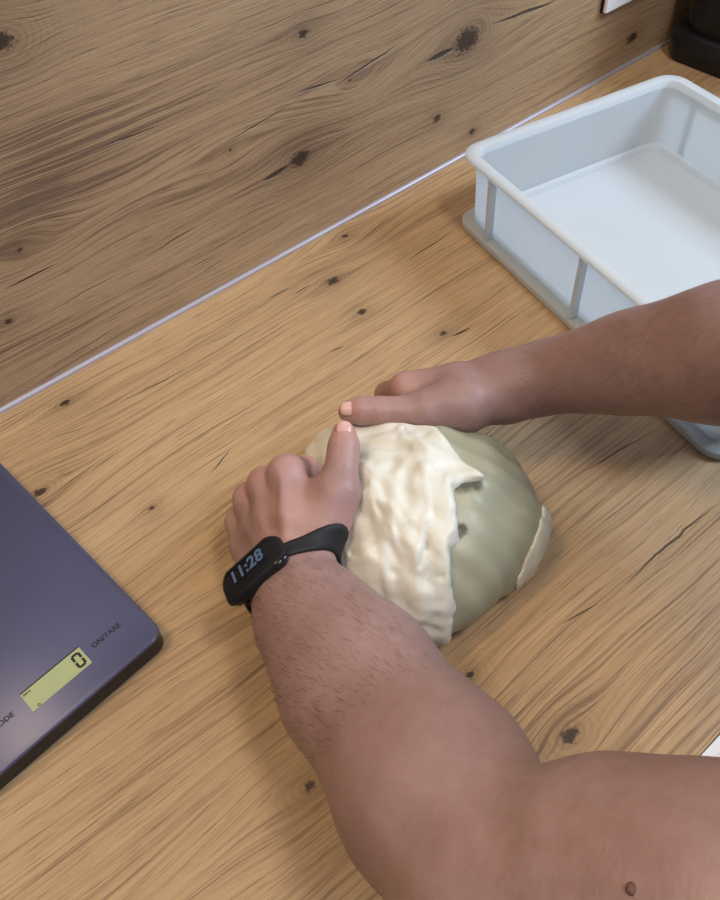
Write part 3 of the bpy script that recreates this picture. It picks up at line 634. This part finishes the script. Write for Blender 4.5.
at = ob.data.attributes.new('flush_and_light', 'FLOAT', 'POINT'); at.data.foreach_set('value', fl.astype(np.float32))

# nails of the two thumbs
CAMP = np.array([0.0, -0.6518, 0.5752])
def nail(tip, prev, rad, up, wdt=0.0056, lng=0.0058, name='fingernail'):
    tip = np.array(tip); prev = np.array(prev); ax = tip - prev; ax /= np.linalg.norm(ax)
    up = np.array(up, float); up -= ax * (up @ ax); up /= np.linalg.norm(up); sd = np.cross(ax, up)
    V = []; F = []; n, mseg = 9, 9
    for i in range(n):
        a = (i / (n - 1) - 0.5) * 2
        for j in range(mseg):
            b = (j / (mseg - 1) - 0.5) * 2
            wv = max(0.12, (1 - abs(b) ** 3.2) ** 0.4)
            x = a * wdt * wv; y = b * lng
            hgt = math.sqrt(max((rad + 0.0002) ** 2 - x * x, 0)) - 0.0012 * max(b, 0) ** 2 - 0.0006 * max(-b, 0)
            V.append(tip + ax * (y + 0.0005) + sd * x + up * hgt)
    for i in range(n - 1):
        for j in range(mseg - 1): a = i * mseg + j; F.append((a, a + 1, a + mseg + 1, a + mseg))
    o = link_mesh(name, [v - OR for v in V], F, M_NAIL, T_PE); md = o.modifiers.new('thick', 'SOLIDIFY'); md.thickness = 0.0006; md.offset = -1
    return o
nail(L_THUMB[-1][0], L_THUMB[-2][0], 0.0096, CAMP - np.array(L_THUMB[-1][0]) + np.array([0.0, 0.0, 0.1]))
nail(R_THUMB[-1][0], R_THUMB[-2][0], 0.0094, CAMP - np.array(R_THUMB[-1][0]) + np.array([0, 0.1, 0.2]))

# mole on the upper arm
mp = np.array((0.0995, -0.6605, 0.2323)); dr = mp - CAMP; dr /= np.linalg.norm(dr)
pts = mp[None] + dr[None] * np.linspace(-0.12, 0.12, 400)[:, None]; dv = f_body(pts); k = int(np.argmax(dv < 0)); mp = pts[k]
bm = bmesh.new(); bmesh.ops.create_icosphere(bm, subdivisions=3, radius=0.0026); bmesh.ops.scale(bm, verts=bm.verts, vec=(1.0, 0.9, 0.6))
bmesh.ops.translate(bm, verts=bm.verts, vec=Vector(mp - OR)); link_bm('mole', bm, M_MOLE, T_PE, True)

# forearm hair
def arm_hair(arm, count, seed, name, lo, hi):
    r = np.random.default_rng(seed)
    c = VV[FF].mean(1); a = np.array(arm[0][0]); b = np.array(arm[-1][0]); ax = (b - a); L = np.linalg.norm(ax); ax /= L
    n = np.cross(VV[FF[:, 2]] - VV[FF[:, 0]], VV[FF[:, 3]] - VV[FF[:, 1]]); n /= np.linalg.norm(n, axis=1)[:, None] + 1e-12
    t = (c - a) @ ax; rad = np.linalg.norm(c - a - t[:, None] * ax, axis=1)
    sel = np.where((t > lo) & (t < hi) & (rad < 0.065) & (n[:, 2] > -0.2))[0]
    sel = r.choice(sel, min(count, len(sel)), replace=False)
    V = []; F = []
    for s in sel:
        N_ = n[s]; d = -ax + 0.45 * np.cross(ax, N_) * (1 if name else 1) + r.normal(size=3) * 0.22; d -= N_ * (d @ N_); d /= np.linalg.norm(d)
        l = r.uniform(0.004, 0.009); sd = np.cross(N_, d) * 0.00007; p0 = c[s]; p1 = p0 + d * l * 0.5 + N_ * 0.0011; p2 = p0 + d * l + N_ * 0.0013
        k = len(V); V += [p0 - sd - OR, p0 + sd - OR, p1 - sd - OR, p1 + sd - OR, p2 - OR]; F += [(k, k + 1, k + 3, k + 2), (k + 2, k + 3, k + 4)]
    o = link_mesh('arm_hair', V, F, M_HAIR, T_PE, False); o['kind'] = 'stuff'; return o
arm_hair(L_ARM, 850, 5, 'left', 0.015, 0.15)
arm_hair(R_ARM, 700, 6, 'right', 0.02, 0.26)

# clothing and hair (the photograph stops at the upper arms)
def f_shirt(p):
    d = f_torso(p, 0.009)
    d = smin(d, chain(p, [((0.245, -0.83, 0.27), 0.074), (tuple(SL_L), 0.069)], 0.02), 0.03)
    d = smin(d, chain(p, [((0.52, -0.73, 0.39), 0.068), (tuple(SL_R + np.array([0, -0.02, 0.02])), 0.063)], 0.02), 0.03)
    d = d + 0.002 * sines(p, 9, 31)
    for a, b in ((SL_L, (0.45, -0.75, 0.35)), (SL_R, (0.05, -0.62, 0.75))):
        b = np.array(b) / np.linalg.norm(b); near = np.linalg.norm(p - a, axis=1) < 0.11
        d = np.where(near, smax(d, -((p - a) @ b + 0.006), 0.004), d)
    d = smax(d, 0.095 - np.linalg.norm(p - np.array([0.405, -0.71, 0.43]), axis=1), 0.01)
    return d
Vs, Fs = surface(f_shirt, (0.05, -1.10, -0.26), (0.72, -0.56, 0.56), 0.006)
np_mesh('shirt', Vs - OR, Fs, M_SHIRT, T_PE)
def f_trousers(p):
    d = ell_d(p, (0.43, -0.95, -0.12), (0.17, 0.13, 0.13))
    for s in (-1, 1): d = smin(d, chain(p, [((0.43 + s * 0.085, -0.95, -0.14), 0.095), ((0.44 + s * 0.10, -0.93, -0.48), 0.068), ((0.44 + s * 0.11, -0.96, -0.84), 0.055)], 0.02), 0.03)
    return smax(d + 0.002 * sines(p, 7, 41), -(p[:, 2] + 0.86), 0.004)
Vt, Ft = surface(f_trousers, (0.18, -1.12, -0.89), (0.70, -0.78, 0.04), 0.009)
np_mesh('trousers', Vt - OR, Ft, M_JEANS, T_PE)
for s in (-1, 1):
    fs = lambda p: smax(smin(ell_d(p, (0.44 + s * 0.11, -0.97, -0.865), (0.046, 0.07, 0.05)), ell_d(p, (0.44 + s * 0.12 - 0.01, -0.87, -0.885), (0.046, 0.10, 0.036)), 0.03), -(p[:, 2] + 0.8995), 0.004)
    Vx, Fx = surface(fs, (0.44 + s * 0.11 - 0.08, -1.07, -0.91), (0.44 + s * 0.11 + 0.09, -0.74, -0.79), 0.006); np_mesh('shoe', Vx - OR, Fx, M_BLACKM, T_PE)
def f_hairdo(p):
    d, q = f_head(p)
    h = ell_d(q, (0, -0.022, 0.032), (0.083, 0.098, 0.088)) + 0.0015 * sines(p, 60, 51)
    return smax(h, -(q[:, 2] * 0.8 - q[:, 1] * 0.6 + 0.035), 0.01)
Vh, Fh = surface(f_hairdo, (0.26, -0.85, 0.36), (0.57, -0.44, 0.70), 0.005)
np_mesh('hair', Vh - OR, Fh, M_HAIR, T_PE)

# ---------------------------------------------------------------- watch
WA = np.array((0.1086, -0.4331, 0.0871)); WB = np.array((0.1222, -0.3865, 0.0788))
wax = WB - WA; wax /= np.linalg.norm(wax)          # towards the hand
WC = np.array((0.111, -0.3876, 0.0794))
tocam = CAMP - WC; tocam -= wax * (tocam @ wax); tocam /= np.linalg.norm(tocam)
wsd = np.cross(tocam, wax); wsd /= np.linalg.norm(wsd)  # across the wrist
def wrist_r(ang, off=0.0):
    """radius of the arm surface round the watch axis at angle ang"""
    d = tocam * math.cos(ang) + wsd * math.sin(ang); s = np.linspace(0.012, 0.075, 220)
    v = f_body(WC + wax * off + d[None] * s[:, None]); k = np.argmax(v > 0); return s[k] if v[k] > 0 else 0.036
T_WA = tag(empty('smartwatch', tuple(WC)), 'black smartwatch with rubber strap and small dim display, worn on the wrist', 'watch')
NA = 72
ANG = [2 * math.pi * i / NA for i in range(NA)]
rads = np.array([[wrist_r(a, o_) for a in ANG] for o_ in (-0.009, -0.0045, 0, 0.0045, 0.009)])
rads = (np.roll(rads, 1, 1) + rads + np.roll(rads, -1, 1)) / 3
RM = rads.mean(0)
V = []; F = []
prof = [(-0.0056, 0.0006), (-0.0060, 0.0016), (-0.0054, 0.0028), (-0.0030, 0.0032), (0.0030, 0.0032), (0.0054, 0.0028), (0.0060, 0.0016), (0.0056, 0.0006)]
for (o_, t_) in prof:
    for i, a in enumerate(ANG):
        rr_ = np.interp(o_, (-0.009, -0.0045, 0, 0.0045, 0.009), rads[:, i]); d = tocam * math.cos(a) + wsd * math.sin(a)
        V.append(wax * o_ + d * (rr_ + t_))
for j in range(len(prof)):
    k = (j + 1) % len(prof)
    for i in range(NA): F.append((j * NA + i, j * NA + (i + 1) % NA, k * NA + (i + 1) % NA, k * NA + i))
o = link_mesh('strap', V, F, M_BLACKM, T_WA)
bm = bmesh.new(); bm.from_mesh(o.data); bmesh.ops.recalc_face_normals(bm, faces=bm.faces); bm.to_mesh(o.data); bm.free()
# case: long soft rectangle wrapping across the wrist, centred toward the thumb-less side
def radius_at(a): return float(np.interp(a % (2 * math.pi), ANG + [2 * math.pi], list(RM) + [RM[0]]))
CA = CASE_ANG = 0.45
dirc = tocam * math.cos(CA) + wsd * math.sin(CA); tan = -tocam * math.sin(CA) + wsd * math.cos(CA)
r0 = radius_at(CA)
cc = dirc * (r0 + 0.0012)
RC = 0.048
def case_loop(hx, hy, rad, z): return [tuple(cc - dirc * RC + (dirc * math.cos(a / RC) + tan * math.sin(a / RC)) * (RC + z) + wax * b) for a, b in rrect(-hx, hx, -hy, hy, rad, 8)]
HX, HY = 0.0245, 0.0138
loft('case', [case_loop(HX - 0.002, HY - 0.002, 0.008, 0.0), case_loop(HX, HY, 0.009, 0.003), case_loop(HX, HY, 0.009, 0.0085)], M_BLACK, T_WA, close=False, cap0=True, cap1=True)
loft('screen_glass', [case_loop(HX, HY, 0.009, 0.0086), case_loop(HX - 0.0008, HY - 0.0008, 0.0085, 0.0098), case_loop(HX - 0.003, HY - 0.003, 0.007, 0.0104)], M_BLACK, T_WA, close=False, cap0=True, cap1=True)
M_DISP = bpy.data.materials.new('dim_display'); M_DISP.use_nodes = True
b = M_DISP.node_tree.nodes['Principled BSDF']; b.inputs['Base Color'].default_value = (0.05, 0.09, 0.16, 1); b.inputs['Emission Color'].default_value = (0.16, 0.26, 0.45, 1); b.inputs['Emission Strength'].default_value = 0.16
q = text('display_digits', '11:28', 0.0135, (0, 0, 0), (0, 0, 0), M_DISP, T_WA)
Mx = Matrix((Vector(-tan if (-tan) @ np.array([0.766, -0.64, -0.06]) > 0 else tan), Vector((0, 0, 0)), Vector(dirc))).transposed()
xx = Vector(Mx.col[0]); zz = Vector(dirc); yy = zz.cross(xx)
q.matrix_local = Matrix.Translation(Vector(cc + dirc * 0.01052)) @ Matrix((xx, yy, zz)).transposed().to_4x4()
